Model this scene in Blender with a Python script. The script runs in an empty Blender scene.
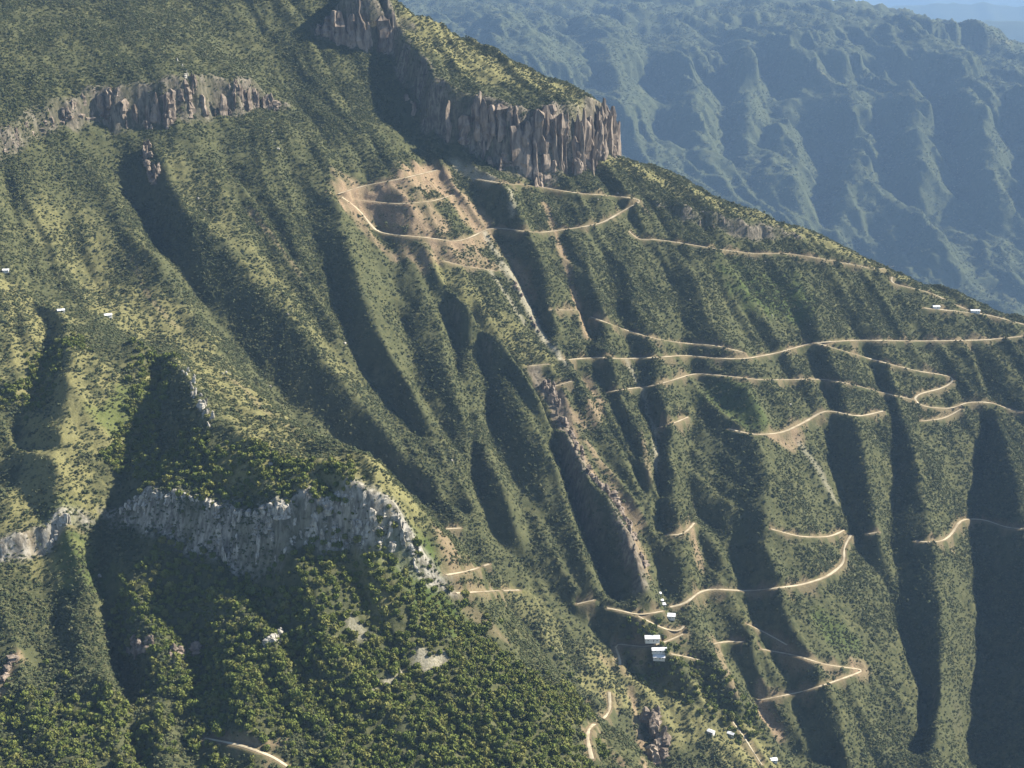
import bpy, bmesh, math, random
import numpy as np
from mathutils import Vector

# ------------------------------------------------------------------ camera, sky, sun, exposure
SC = bpy.context.scene
COL = SC.collection
PITCH = math.radians(15.9)
HFOV = 2*math.atan(0.364)
cam_d = bpy.data.cameras.new('camera')
cam_d.sensor_width = 36.0
cam_d.angle = HFOV
cam_d.clip_start = 1.0
cam_d.clip_end = 120000.0
cam = bpy.data.objects.new('camera', cam_d)
cam.location = (0, 0, 0)
cam.rotation_euler = (math.pi/2 - PITCH, 0, 0)
COL.objects.link(cam)
SC.camera = cam

SUN_AZ, SUN_EL = math.radians(73), math.radians(37)     # azimuth from the view direction towards the right
world = bpy.data.worlds.new('World')
SC.world = world
world.use_nodes = True
wn = world.node_tree.nodes
sky = wn.new('ShaderNodeTexSky')
sky.sky_type = 'NISHITA'
sky.sun_disc = False
sky.sun_elevation = SUN_EL
sky.sun_rotation = SUN_AZ
sky.altitude = 1800
sky.air_density = 1.0
sky.dust_density = 1.0
wn['Background'].inputs['Strength'].default_value = 0.065
world.node_tree.links.new(sky.outputs[0], wn['Background'].inputs['Color'])

sun_d = bpy.data.lights.new('sun', 'SUN')
sun_d.energy = 5.0
sun_d.angle = math.radians(0.53)
sun_d.color = (1.0, 0.92, 0.79)
sun = bpy.data.objects.new('sun', sun_d)
SUNV = Vector((math.sin(SUN_AZ)*math.cos(SUN_EL), math.cos(SUN_AZ)*math.cos(SUN_EL), math.sin(SUN_EL)))
sun.rotation_euler = SUNV.to_track_quat('Z', 'Y').to_euler()
sun.location = (500, 500, 1500)
COL.objects.link(sun)

SC.view_settings.view_transform = 'Standard'
SC.view_settings.look = 'None'
SC.view_settings.gamma = 1.0
SC.view_settings.exposure = 1.36
SC.cycles.max_bounces = 4
SC.cycles.volume_bounces = 0
SC.cycles.use_denoising = True

rng = np.random.default_rng(7)
random.seed(7)

# ------------------------------------------------------------------ survey helpers: a sight line from the viewpoint to a point on the land
K = 0.728/1024
CP, SP = math.cos(PITCH), math.sin(PITCH)

def ray(px, py):
    u = (np.asarray(px, float)-512)*K
    v = (384-np.asarray(py, float))*K
    return u, CP+v*SP, -SP+v*CP          # x, y, z per unit depth

def at(px, py, D):
    x, y, z = ray(px, py)
    t = D/y
    return np.array([x*t, D+0*t, z*t])

# ------------------------------------------------------------------ numeric helpers
def hash2(ix, iy, seed):
    h = (ix.astype(np.int64)*374761393 + iy.astype(np.int64)*668265263 + seed*1442695041) & 0xffffffff
    h = ((h ^ (h >> 13))*1274126177) & 0xffffffff
    return ((h ^ (h >> 16)) & 0xffff)/65535.0

def vnoise(x, y, seed=0):
    ix = np.floor(x).astype(np.int64); iy = np.floor(y).astype(np.int64)
    fx = x-ix; fy = y-iy
    fx = fx*fx*fx*(fx*(fx*6-15)+10); fy = fy*fy*fy*(fy*(fy*6-15)+10)
    a = hash2(ix, iy, seed); b = hash2(ix+1, iy, seed)
    c = hash2(ix, iy+1, seed); d = hash2(ix+1, iy+1, seed)
    return (a+(b-a)*fx+(c-a)*fy+(a-b-c+d)*fx*fy)*2-1

def fbm(x, y, seed=0, octv=5, gain=0.5, ridged=False):
    s = np.zeros_like(x); a = 1.0; n = 0
    for o in range(octv):
        v = vnoise(x, y, seed+o*17)
        s += a*((1-2*np.abs(v)) if ridged else v)
        n += a; a *= gain
        x, y = x*1.93*0.8+y*1.93*0.6+3.1, -x*1.93*0.6+y*1.93*0.8+7.7
    return s/n

def sstep(a, b, x):
    t = np.clip((x-a)/(b-a), 0, 1)
    return t*t*(3-2*t)

def seg_dist(X, Y, P):
    """distance to polyline P (n,2+k); returns d, interpolated extra columns, signed side, arc fraction"""
    best = np.full(X.shape, 1e18)
    ext = [np.zeros(X.shape) for _ in range(P.shape[1]-2)]
    side = np.zeros(X.shape); arc = np.zeros(X.shape)
    L = np.concatenate([[0], np.cumsum(np.hypot(*(P[1:, :2]-P[:-1, :2]).T))])
    for i in range(len(P)-1):
        ax, ay = P[i, :2]; bx, by = P[i+1, :2]
        dx, dy = bx-ax, by-ay
        l2 = dx*dx+dy*dy+1e-9
        t = np.clip(((X-ax)*dx+(Y-ay)*dy)/l2, 0, 1)
        qx, qy = X-ax-t*dx, Y-ay-t*dy
        d = qx*qx+qy*qy
        m = d < best
        best = np.where(m, d, best)
        side = np.where(m, dx*(Y-ay)-dy*(X-ax), side)
        arc = np.where(m, L[i]+t*(L[i+1]-L[i]), arc)
        for k in range(len(ext)):
            ext[k] = np.where(m, P[i, 2+k]+t*(P[i+1, 2+k]-P[i, 2+k]), ext[k])
    return np.sqrt(best), ext, side, arc, L[-1]

class Field:
    """land height on a regular plan raster"""
    def __init__(s, x0, x1, y0, y1, st):
        s.x0, s.y0, s.st = x0, y0, st
        s.gx = np.arange(x0, x1+st, st); s.gy = np.arange(y0, y1+st, st)
        s.X, s.Y = np.meshgrid(s.gx, s.gy)
        s.Z = np.zeros_like(s.X)
    def sample(s, x, y, Z=None):
        Z = s.Z if Z is None else Z
        fx = np.clip((np.asarray(x)-s.x0)/s.st, 0, len(s.gx)-1.001)
        fy = np.clip((np.asarray(y)-s.y0)/s.st, 0, len(s.gy)-1.001)
        ix = fx.astype(int); iy = fy.astype(int); fx = fx-ix; fy = fy-iy
        return (Z[iy, ix]*(1-fx)*(1-fy)+Z[iy, ix+1]*fx*(1-fy)+Z[iy+1, ix]*(1-fx)*fy+Z[iy+1, ix+1]*fx*fy)
    def hit(s, px, py, h=0.0, ymin=None, ymax=None, Z=None):
        """first meeting of a sight line with the land raised by h"""
        y = np.arange(ymin or s.y0, ymax or s.gy[-1], s.st*0.5)
        rx, ry, rz = ray(px, py)
        t = y/ry
        g = rz*t-(s.sample(rx*t, y, Z)+h)
        w = np.where(g < 0)[0]
        if len(w) == 0:
            i = len(y)-1
            return np.array([rx*t[i], y[i], rz*t[i]])
        i = w[0]
        if i == 0:
            yy = y[0]
        else:
            f = g[i-1]/(g[i-1]-g[i]); yy = y[i-1]+f*(y[i]-y[i-1])
        tt = yy/ry
        return np.array([rx*tt, yy, rz*tt])

def tps(P, Z, X, Y, scale=1000.0, lam=1e-4):
    p = P/scale
    d = np.hypot(p[:, None, 0]-p[None, :, 0], p[:, None, 1]-p[None, :, 1])
    U = d*d*np.log(d+1e-9)
    n = len(p)
    A = np.zeros((n+3, n+3))
    A[:n, :n] = U+lam*np.eye(n)
    A[:n, n] = 1; A[:n, n+1:] = p
    A[n, :n] = 1; A[n+1:, :n] = p.T
    w = np.linalg.solve(A, np.concatenate([Z, [0, 0, 0]]))
    out = w[n]+w[n+1]*X/scale+w[n+2]*Y/scale
    for i in range(n):
        r2 = (X/scale-p[i, 0])**2+(Y/scale-p[i, 1])**2
        out += w[i]*0.5*r2*np.log(r2+1e-12)
    return out

def blur(Z, n):
    for _ in range(n):
        P = np.pad(Z, 1, mode='edge')
        Z = (P[:-2, 1:-1]+2*P[1:-1, 1:-1]+P[2:, 1:-1])/4
        P = np.pad(Z, 1, mode='edge')
        Z = (P[1:-1, :-2]+2*P[1:-1, 1:-1]+P[1:-1, 2:])/4
    return Z

AMP = 0.76
def head(n):
    return 1.0+0.25*(1-np.linspace(0, 1, n))**2
def add_lines(F, ridges, gullies, reach=400.0, soft=6.0, ymin=None):
    def world(lines):
        out = []
        for pts, h in lines:
            n = len(pts)
            hs = np.interp(np.linspace(0, 1, n), np.linspace(0, 1, len(h)), h)*head(n)
            q = [F.hit(p[0], p[1], hh*AMP, ymin=ymin) for p, hh in zip(pts, hs)]
            out.append(np.array([[a[0], a[1], hh] for a, hh in zip(q, hs)]))
        return out
    def near(lines):
        dm = np.full(F.X.shape, 1e9); ws = np.zeros(F.X.shape); hs = np.zeros(F.X.shape)
        for P in lines:
            d, e, _, _, _ = seg_dist(F.X, F.Y, P)
            dm = np.minimum(dm, d)
            w = 1/(d**3+30.0)
            ws += w; hs += w*e[0]
        return dm, hs/ws
    dr, hr = near(world(ridges)); dg, hg = near(world(gullies))
    t = dg/(dr+dg+1e-6)
    off = hg+(hr-hg)*t
    fade = 1-sstep(reach*0.5, reach, np.minimum(dr, dg))
    F.Z = F.Z+blur(off*fade*AMP, int(round(soft/F.st)))
    return t

# ------------------------------------------------------------------ THE MOUNTAIN: overall form
def plane_from(a, b, c):
    A = np.array([at(*a), at(*b), at(*c)])
    co = np.linalg.solve(np.c_[A[:, :2], np.ones(3)], A[:, 2])
    return co
MAIN = plane_from((420, 0, 2950), (1000, 310, 2720), (650, 600, 1850))
def on_plane(px, py, co=MAIN, dz=0.0):
    x, y, z = ray(px, py)
    t = (co[2]+dz)/(z-co[0]*x-co[1]*y)
    return [x*t, y*t, z*t]

ctrl = []
for p in [(250, 200), (300, 300), (400, 250), (450, 350), (400, 420), (550, 300), (600, 400), (520, 480), (560, 570),
          (700, 300), (700, 420), (800, 350), (900, 330), (800, 500), (900, 450), (1000, 400), (640, 620),
          (760, 620), (850, 600), (930, 560), (700, 700), (850, 720), (950, 700), (1020, 600), (1020, 740),
          (480, 545), (520, 640), (600, 720), (650, 768), (160, 256), (230, 330), (330, 440), (400, 495), (700, 230)]:
    ctrl.append(on_plane(*p))
# crest of the mountain and the fall-away on its far side
crest = [(-150, 0, 2750), (0, 0, 2700), (150, 0, 2760), (300, 0, 2850), (420, 28, 2930), (520, 118, 2830), (600, 158, 2770), (645, 166, 2760),
         (720, 203, 2740), (800, 230, 2740), (880, 264, 2730), (960, 298, 2720), (1024, 318, 2720), (1100, 345, 2700)]
for c in crest[4:]:
    q = at(*c); ctrl.append(list(q))
for c in crest[4:]:
    q = at(*c)
    ctrl.append([q[0]+60, q[1]+250, q[2]-190])
    ctrl.append([q[0]+160, q[1]+800, q[2]-620])
for c in crest[:4]:
    q = at(*c); ctrl.append(list(q)); ctrl.append([q[0]+40, q[1]+500, q[2]+90])
# the near spur with the crag, and the ground left of it
near_pts = [(0, 100, 2330), (100, 120, 2380), (200, 110, 2450), (300, 90, 2640), (0, 200, 2120), (100, 200, 2250), (60, 310, 1930), (110, 285, 2080), (0, 290, 1900),
            (150, 345, 1800), (200, 400, 1640), (215, 440, 1550), (270, 465, 1500), (330, 482, 1470), (385, 495, 1440),
            (300, 600, 1340), (400, 600, 1350), (450, 640, 1330), (300, 700, 1228), (450, 720, 1228), (540, 700, 1285), (350, 768, 1155), (560, 768, 1195), (200, 700, 1240),
            (200, 640, 1330), (60, 420, 1640), (40, 500, 1500), (40, 600, 1370), (100, 700, 1242), (20, 720, 1208), (200, 768, 1148), (60, 768, 1150)]
for c in near_pts:
    ctrl.append(list(at(*c)))
# lower ground out of view, towards the viewpoint and to the sides
ctrl += [[-600, 700, -900], [0, 700, -1000], [500, 800, -1220], [-1500, 900, -600], [-1500, 1800, -250], [-1300, 2600, 40],
         [1100, 1000, -1500], [1900, 1500, -1500], [1900, 2600, -1050], [1700, 3400, -1350], [600, 1300, -1190], [900, 1600, -1210], [-1200, 3400, 150], [-200, 3900, -700], [-900, 4000, -200]]
ctrl = np.array(ctrl)
F = Field(-1700, 2100, 500, 4200, 5.0)
F.Z = tps(ctrl[:, :2], ctrl[:, 2], F.X, F.Y)

# ------------------------------------------------------------------ spurs and ravines
E = [(128, 190), (153, 211), (165, 258), (217, 320), (262, 378), (334, 443), (397, 490), (438, 517), (476, 530), (529, 573), (576, 620), (609, 645), (636, 678), (684, 709), (734, 725), (827, 768)]
ridges = [
 ([(160, 150), (185, 209), (217, 229), (241, 261), (264, 291), (311, 345), (350, 388), (397, 438), (435, 476), (461, 514)], [20, 30, 40, 40, 25]),
 ([(240, 180), (258, 205), (285, 240), (300, 268), (320, 300), (338, 325)], [18, 22, 10]),
 ([(320, 150), (335, 195), (341, 223), (359, 290), (373, 326), (400, 364), (418, 400), (435, 435), (452, 458), (470, 488), (478, 514)], [15, 30, 34, 30, 18]),
 ([(412, 262), (423, 288), (438, 314), (444, 337), (449, 370), (461, 403), (470, 426)], [12, 24, 24, 12]),
 ([(462, 352), (466, 372), (474, 403), (477, 430)], [10, 20, 10]),
 ([(504, 372), (514, 394), (526, 409), (540, 432), (555, 455), (567, 496), (581, 537), (590, 575)], [8, 22, 26, 26, 20]),
 ([(484, 440), (490, 462), (508, 496), (514, 526)], [10, 18, 12]),
 ([(400, 190), (425, 225), (441, 261), (470, 296), (493, 317), (511, 332), (526, 357), (540, 382), (552, 394), (563, 411), (579, 445), (589, 468), (608, 487), (627, 522), (638, 555), (644, 585), (655, 604)], [28, 50, 62, 64, 60, 60, 64, 50, 18]),
 ([(590, 378), (606, 408), (622, 440), (638, 475), (646, 500)], [8, 18, 12]),
 ([(505, 185), (528, 229), (543, 267), (552, 308), (558, 337), (575, 365), (592, 395), (606, 425)], [15, 28, 30, 24, 10]),
 ([(580, 235), (598, 290), (608, 335), (614, 370), (625, 398), (640, 430), (650, 470), (652, 505)], [10, 20, 24, 24, 12]),
 ([(625, 262), (640, 310), (655, 350), (662, 390), (668, 420), (672, 470), (677, 510), (688, 560)], [12, 22, 28, 28, 18]),
 ([(690, 270), (715, 330), (742, 370), (760, 415), (766, 455), (765, 490), (768, 540), (785, 600), (810, 650), (835, 700), (850, 760)], [14, 26, 50, 62, 60, 50, 30]),
 ([(812, 310), (838, 370), (850, 400), (862, 430), (868, 470), (875, 510), (880, 545)], [14, 24, 36, 34, 14]),
 ([(880, 330), (900, 400), (915, 450), (925, 500), (934, 545), (941, 600), (943, 640), (939, 700), (932, 768)], [14, 26, 40, 46, 46, 40]),
 ([(960, 330), (990, 390), (1008, 440), (1022, 500), (1035, 560), (1045, 640), (1040, 740)], [14, 30, 60, 80, 90]),
 ([(690, 600), (700, 630), (722, 668), (748, 705), (770, 728)], [14, 24, 16]),
 ([(612, 600), (640, 625), (668, 655), (700, 690), (735, 712)], [8, 12, 10]),
 # near spur and the ground on the left
 ([(0, 60), (60, 130), (105, 185), (140, 240), (185, 300), (240, 370), (310, 440), (380, 492), (430, 530), (480, 570), (545, 640), (600, 700), (640, 768)], [10, 20, 26, 26, 24, 20, 16]),
 ([(0, 250), (60, 310), (72, 360), (62, 420), (55, 470), (62, 520), (80, 565), (100, 640), (115, 700), (130, 768)], [10, 20, 24, 22, 18, 16]),
 ([(140, 335), (172, 352), (187, 375), (202, 405), (215, 440), (270, 463), (330, 480), (385, 492)], [16, 26, 26, 22, 16]),
 ([(215, 600), (228, 640), (245, 700), (260, 768)], [10, 16, 14]),
 ([(135, 600), (150, 640), (160, 700), (168, 768)], [10, 16, 12]),
]
gullies = [
 (E, [-26, -30, -34, -36, -36, -36, -34]),
 ([(226, 150), (229, 173), (252, 203), (273, 232), (287, 258), (317, 294), (340, 326), (352, 352)], [-16, -22, -20]),
 ([(298, 190), (305, 214), (317, 258), (331, 291), (346, 343), (376, 385), (410, 430), (447, 473), (468, 508), (484, 536)], [-16, -24, -28, -28, -30]),
 ([(358, 205), (376, 240), (390, 270), (397, 295), (404, 330), (412, 372), (427, 408), (445, 435), (465, 462), (474, 490)], [-14, -24, -28, -26]),
 ([(420, 245), (434, 275), (446, 310), (453, 340), (458, 375), (470, 408), (474, 440), (474, 470), (477, 505), (490, 535)], [-14, -30, -34, -34, -34]),
 ([(472, 325), (480, 355), (487, 395), (486, 425), (494, 452), (510, 475), (524, 520), (532, 560)], [-28, -38, -38, -36]),
 ([(446, 300), (466, 330), (488, 354), (510, 380), (528, 408), (545, 435), (556, 462), (568, 500), (583, 540), (599, 575), (612, 602)], [-20, -36, -50, -60, -64, -40]),
 ([(470, 190), (488, 226), (505, 253), (523, 282), (534, 314), (552, 349), (566, 364), (588, 388), (597, 412), (610, 436), (631, 470), (644, 500), (646, 530), (655, 560), (664, 592)], [-14, -26, -30, -30, -26, -26]),
 ([(540, 195), (555, 232), (566, 270), (575, 302), (588, 337), (592, 362), (612, 402), (628, 440), (640, 468)], [-16, -26, -28, -22]),
 ([(600, 245), (618, 310), (630, 360), (645, 394), (659, 450), (657, 500), (654, 540), (662, 590)], [-14, -24, -26, -26]),
 ([(650, 240), (668, 285), (682, 318), (691, 359), (695, 409), (689, 452), (690, 490), (697, 520), (702, 560), (700, 592), (708, 622), (724, 652), (748, 690), (765, 718), (795, 748)], [-12, -24, -36, -40, -36]),
 ([(770, 280), (800, 330), (817, 365), (828, 403), (830, 447), (834, 479), (847, 518), (858, 555), (884, 589), (904, 639), (914, 672), (928, 710), (917, 768)], [-12, -24, -38, -44, -46, -46]),
 ([(850, 320), (878, 375), (892, 420), (897, 470), (891, 510), (890, 550), (900, 600)], [-12, -24, -34, -34]),
 ([(930, 325), (965, 345), (985, 385), (988, 430), (978, 480), (970, 539), (978, 579), (983, 620), (979, 672), (969, 729), (967, 768)], [-12, -26, -50, -60, -66, -66]),
 ([(735, 545), (740, 590), (765, 640), (790, 690), (805, 745)], [-10, -16, -16]),
 # near ground
 ([(140, 345), (160, 372), (152, 420), (128, 470), (106, 540), (103, 590), (118, 640), (120, 680), (140, 768)], [-18, -32, -38, -34, -28]),
 ([(30, 300), (52, 335), (46, 372), (30, 410), (10, 450), (-20, 490)], [-16, -24, -24]),
 ([(62, 600), (48, 640), (38, 670), (15, 705), (0, 768)], [-10, -18, -18]),
 ([(190, 600), (200, 650), (200, 700), (206, 768)], [-12, -18, -14]),
 ([(560, 640), (585, 700), (605, 768)], [-6, -10, -8]),
]
# sharp near crag: the land falls away behind the brow of the forested slope
add_lines(F, ridges, gullies, 420)

# ------------------------------------------------------------------ cliff bands: a step up at the foot line, a bench running back from the brink
cliffs = {
 'mesa': dict(foot=[(388, 45), (400, 75), (425, 125), (447, 153), (478, 167), (512, 171), (545, 171), (580, 167), (612, 163)], H=[40, 70, 95, 105, 110, 110, 100], L=260),
 'left_band': dict(foot=[(-20, 160), (40, 134), (80, 126), (100, 124), (130, 131), (165, 129), (200, 122), (240, 116), (282, 112)], H=[26, 28, 36, 58, 62, 54, 36], L=220),
 'top': dict(foot=[(318, 35), (340, 45), (370, 52), (402, 58)], H=[50, 85, 90, 80], L=260),
 'crag': dict(foot=[(112, 534), (150, 545), (200, 558), (258, 576), (280, 576), (300, 556), (340, 548), (372, 562), (402, 572), (436, 586)], H=[26, 34, 40, 42, 42, 36, 36, 40, 40, 28], L=70, run=0.45),
 'rim': dict(foot=[(662, 214), (700, 232), (745, 240), (795, 241)], H=[12, 22, 22, 14], L=80),
 'left_low': dict(foot=[(-20, 566), (40, 547), (86, 532)], H=[20, 22, 16], L=60),
}
cliff_world = {}
for name, c in cliffs.items():
    n = len(c['foot'])
    hs = np.interp(np.linspace(0, 1, n), np.linspace(0, 1, len(c['H'])), c['H'])
    q = np.array([F.hit(p[0], p[1]) for p in c['foot']])
    P = np.c_[q[:, :2], hs]
    if name == 'mesa':                      # the wall faces the valley first, then
        for k_, D_ in ((3, 2595), (4, 2578), (5, 2568), (6, 2582), (7, 2640)):
            P[k_, :2] *= D_/P[k_, 1]
        # the wall turns back round the end of the mesa
        P = np.r_[P, [[P[-1, 0]+14, P[-1, 1]+60, 95], [P[-1, 0]+8, P[-1, 1]+230, 60], [P[-1, 0]-120, P[-1, 1]+420, 30]]]
    cliff_world[name] = P
# smooth domed top of the mesa
mt = [at(*c) for c in [(392, 22, 2800), (430, 72, 2650), (470, 95, 2612), (515, 104, 2600), (560, 109, 2628), (598, 108, 2715), (425, 0, 2900), (470, 36, 2850), (520, 61, 2820), (565, 84, 2800), (600, 105, 2770)]]
mt += [np.array([q[0]+30, q[1]+260, q[2]-170]) for q in mt[6:]]
mt = np.array(mt)
MESA = tps(mt[:, :2], mt[:, 2], F.X, F.Y)
F.Z = blur(F.Z, 1)
rock_field = np.zeros_like(F.Z)
for name, c in cliffs.items():
    P = cliff_world[name]
    d, e, side, arc, L = seg_dist(F.X, F.Y, P)
    sd = np.where(side > 0, d, -d)
    near = np.exp(-d/50.0)
    pert = near*(6*vnoise(arc/15+P[0, 0], arc*0+1.3, 5)+8*vnoise(arc/45, arc*0+P[0, 1], 9))
    sdp = sd+pert
    run = c.get('run', 0.22)*e[0]+4
    up = sstep(0, 1, sdp/run)
    end = (arc <= 0.5) | (arc >= L-0.5)
    endfade = (0.1+0.9*sstep(0, 50, arc)*sstep(0, 50, L-arc))*(1-sstep(40, 160, np.where(end, d, 0)))
    if name == 'mesa':
        F.Z = np.where(sd > -40, F.Z+(np.maximum(MESA-F.Z, 0))*up*(1-sstep(30, 120, np.where(end, d, 0)))*(1-sstep(500, 800, d)), F.Z)
    else:
        back = np.exp(-np.maximum(sdp-run, 0)/c['L'])
        raw = e[0]*up*back*endfade*(1-sstep(700, 1100, d))
        far = sstep(12, 60, d)
        F.Z = F.Z+raw*(1-far)+blur(raw, 14)*far
    brk = 0.35+0.65*sstep(-.25, .1, fbm(F.X/22, F.Y/22, 27, 2))
    rock_field = np.maximum(rock_field, brk*sstep(-8, 0, sdp)*(1-sstep(0, 14, sdp-run))*(1-0.8*(end & (d > 30))))
def rills(X, Y):
    a = X*0.84+Y*0.54; b = X*0.54-Y*0.84
    w = 14*vnoise(X/90, Y/90, 21)
    return 0.6*fbm((a+w)/52, b/420, 31, 2, ridged=True)-0.6*fbm((a+0.6*w)/70, b/520, 37, 2, ridged=True)
F.Z = F.Z + 9*fbm(F.X/120, F.Y/120, 3, 3) + 13*rills(F.X, F.Y)*(0.6+0.8*sstep(-.3, .3, vnoise(F.X/260, F.Y/260, 19))) + 2.6*fbm(F.X/32, F.Y/32, 11, 2, ridged=True)
gzy, gzx = np.gradient(F.Z, F.st)
SLOPE = np.hypot(gzx, gzy)

# ------------------------------------------------------------------ dirt roads: traced on the ground, benched into the slope
roads = [  # (name, width, [lines])
 ('dirt_road', 7, [[(338, 194), (362, 186), (400, 179), (437, 170)]]),
 ('dirt_road', 7, [[(478, 179), (506, 184), (529, 185), (576, 193), (626, 197), (644, 200), (626, 209), (603, 223), (576, 228), (538, 233), (500, 228), (488, 228), (470, 238), (455, 242), (432, 238), (397, 235), (376, 232), (359, 209), (342, 197)]]),
 ('dirt_road', 5, [[(356, 200), (400, 204), (435, 201), (452, 195)]]),
 ('dirt_road', 5, [[(444, 261), (464, 266), (488, 270), (496, 271)]]),
 ('dirt_road', 5, [[(629, 231), (638, 241), (652, 239), (676, 242), (705, 247), (731, 251), (758, 254), (784, 253), (800, 255), (840, 262), (879, 270), (894, 266)]]),
 ('dirt_road', 6, [[(892, 277), (887, 282), (902, 286), (921, 290), (935, 294), (953, 304), (969, 310)]]),
 ('dirt_road', 8, [[(924, 308), (946, 310), (964, 312), (985, 314), (1001, 318), (1030, 326)]]),
 ('dirt_road', 6.5, [[(1035, 335), (984, 340), (917, 341), (857, 340), (811, 343), (777, 353), (744, 359), (714, 358), (684, 355), (664, 357), (617, 359), (603, 357), (588, 358), (562, 360)]]),
 ('dirt_road', 5.5, [[(591, 317), (600, 320), (626, 330), (655, 339), (682, 343), (714, 345), (743, 352)]]),
 ('dirt_road', 6.5, [[(817, 343), (871, 359), (917, 371), (951, 376), (957, 379), (944, 388), (917, 394), (911, 399), (924, 407), (954, 409), (964, 402), (991, 402), (1014, 411), (1035, 413)]]),
 ('dirt_road', 5, [[(921, 421), (944, 419), (961, 409)]]),
 ('dirt_road', 5, [[(607, 392), (632, 388), (647, 387), (670, 381), (694, 373), (727, 376), (761, 380), (824, 379), (851, 384), (884, 393), (911, 399)]]),
 ('dirt_road', 7, [[(729, 429), (755, 435), (782, 433), (805, 422), (824, 410), (834, 411), (858, 417), (883, 411)]]),
 ('dirt_road', 4.5, [[(657, 428), (672, 424), (688, 417)]]),
 ('dirt_road', 5.5, [[(667, 535), (685, 535), (694, 523)]]),
 ('dirt_road', 5.5, [[(771, 529), (801, 537), (831, 537), (844, 530)]]),
 ('dirt_road', 6.5, [[(851, 535), (842, 549), (846, 562), (827, 577), (801, 585), (751, 591), (712, 589), (698, 591), (692, 599), (685, 604), (670, 607)]]),
 ('dirt_road', 6, [[(867, 534), (879, 532)], [(915, 541), (924, 542), (944, 542), (954, 532), (959, 519), (984, 519), (1007, 528), (1030, 529)]]),
 ('dirt_road', 5, [[(663, 611), (641, 615), (636, 615), (624, 611), (607, 608)]]),
 ('dirt_road', 5, [[(638, 616), (654, 624), (667, 630), (682, 633), (684, 626)]]),
 ('dirt_road', 5.5, [[(683, 634), (668, 641), (649, 647), (634, 646), (612, 643), (618, 652), (621, 658), (620, 665)]]),
 ('dirt_road', 4, [[(671, 654), (684, 656), (700, 660)]]),
 ('dirt_road', 6, [[(446, 529), (461, 528)]]),
 ('dirt_road', 7, [[(446, 575), (469, 571), (489, 564)]]),
 ('dirt_road', 7, [[(456, 593), (492, 591), (519, 590)]]),
 ('dirt_road', 5, [[(577, 604), (594, 600)]]),
 ('dirt_road', 7, [[(609, 692), (611, 712), (599, 722), (587, 727), (587, 739), (592, 759)]]),
 ('dirt_road', 4.5, [[(712, 644), (726, 641), (744, 642)]]),
 ('dirt_road', 4.5, [[(747, 624), (766, 633), (787, 645)]]),
 ('dirt_road', 5, [[(761, 649), (794, 655), (827, 665), (866, 670), (827, 684), (801, 692), (761, 700)]]),
 ('dirt_track', 3, [[(733, 722), (745, 738), (752, 750), (762, 765)]]),
 ('dirt_track', 5, [[(205, 738), (240, 745), (272, 756), (290, 768)]]),
 ('dirt_track', 3.5, [[(550, 310), (576, 310)]]),
 ('dirt_track', 4, [[(529, 366), (549, 364)], [(542, 390), (572, 381)]]),
]
def trace(pts, step=5.0):
    p = np.array(pts, float)
    L = np.r_[0, np.cumsum(np.hypot(*(p[1:]-p[:-1]).T))]
    n = max(3, int(L[-1]/step)+1)
    t = np.linspace(0, L[-1], n)
    q = np.array([F.hit(a, b) for a, b in zip(np.interp(t, L, p[:, 0]), np.interp(t, L, p[:, 1]))])
    cut = np.where(np.hypot(*(q[1:, :2]-q[:-1, :2]).T) > 55)[0]+1
    out = []
    for seg in np.split(q, cut):
        if len(seg) < 2: continue
        for _ in range(3):
            if len(seg) > 2:
                seg[1:-1] = (seg[:-2]+2*seg[1:-1]+seg[2:])/4
        out.append(seg)
    return out
road_world = [(n, w*0.6, [sg for l in ls for sg in trace(l)]) for n, w, ls in roads]

# bare-ground strokes, traced on the land: (line, radius m, strength)
soil_px = [([(350, 196), (400, 185), (436, 178)], 34, .95), ([(365, 205), (400, 218), (430, 230)], 38, .85), ([(436, 176), (460, 205), (480, 232)], 28, .9), ([(440, 255), (465, 262), (490, 262)], 16, .7), ([(488, 235), (515, 262), (530, 300)], 12, .5), ([(395, 235), (410, 255), (425, 262)], 14, .6),
           ([(345, 198), (368, 232), (395, 258)], 10, .7), ([(430, 243), (460, 248), (488, 236)], 14, .9), ([(420, 195), (440, 220)], 20, .6),
           ([(545, 205), (556, 235), (568, 268), (576, 302), (586, 335)], 7, .9), ([(534, 375), (550, 398), (570, 415), (590, 420), (600, 400), (588, 385)], 12, .7),
           ([(552, 398), (566, 425), (580, 455), (595, 480), (612, 498), (630, 530), (640, 560)], 16, .9), ([(585, 440), (605, 470), (622, 498), (640, 525)], 9, .6),
           ([(640, 432), (646, 450), (650, 480)], 5, .5), ([(690, 525), (697, 550), (700, 570)], 9, .7), ([(760, 690), (765, 715), (780, 735)], 9, .9), ([(785, 655), (800, 668), (830, 670)], 11, .6), ([(715, 640), (722, 660), (735, 690)], 7, .6),
           ([(857, 672), (862, 668)], 14, .9), ([(632, 690), (636, 715), (640, 740), (645, 768)], 5, .9), ([(587, 700), (600, 735), (625, 768)], 4, .7), ([(446, 540), (450, 575), (455, 590)], 12, .6), ([(460, 600), (480, 620), (505, 640)], 9, .5), ([(600, 655), (625, 672)], 6, .6),
           ([(770, 436), (790, 445), (800, 435)], 9, .8), ([(0, 690), (8, 670), (18, 655)], 7, .9), ([(0, 550), (40, 545), (80, 530)], 6, .6), ([(638, 200), (648, 212)], 7, .8), ([(205, 735), (255, 745), (285, 740)], 6, .6), ([(130, 255), (150, 300), (180, 330)], 5, .5), ([(225, 375), (300, 440)], 4, .35), ([(250, 210), (275, 240), (300, 275)], 5, .5)]
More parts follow.
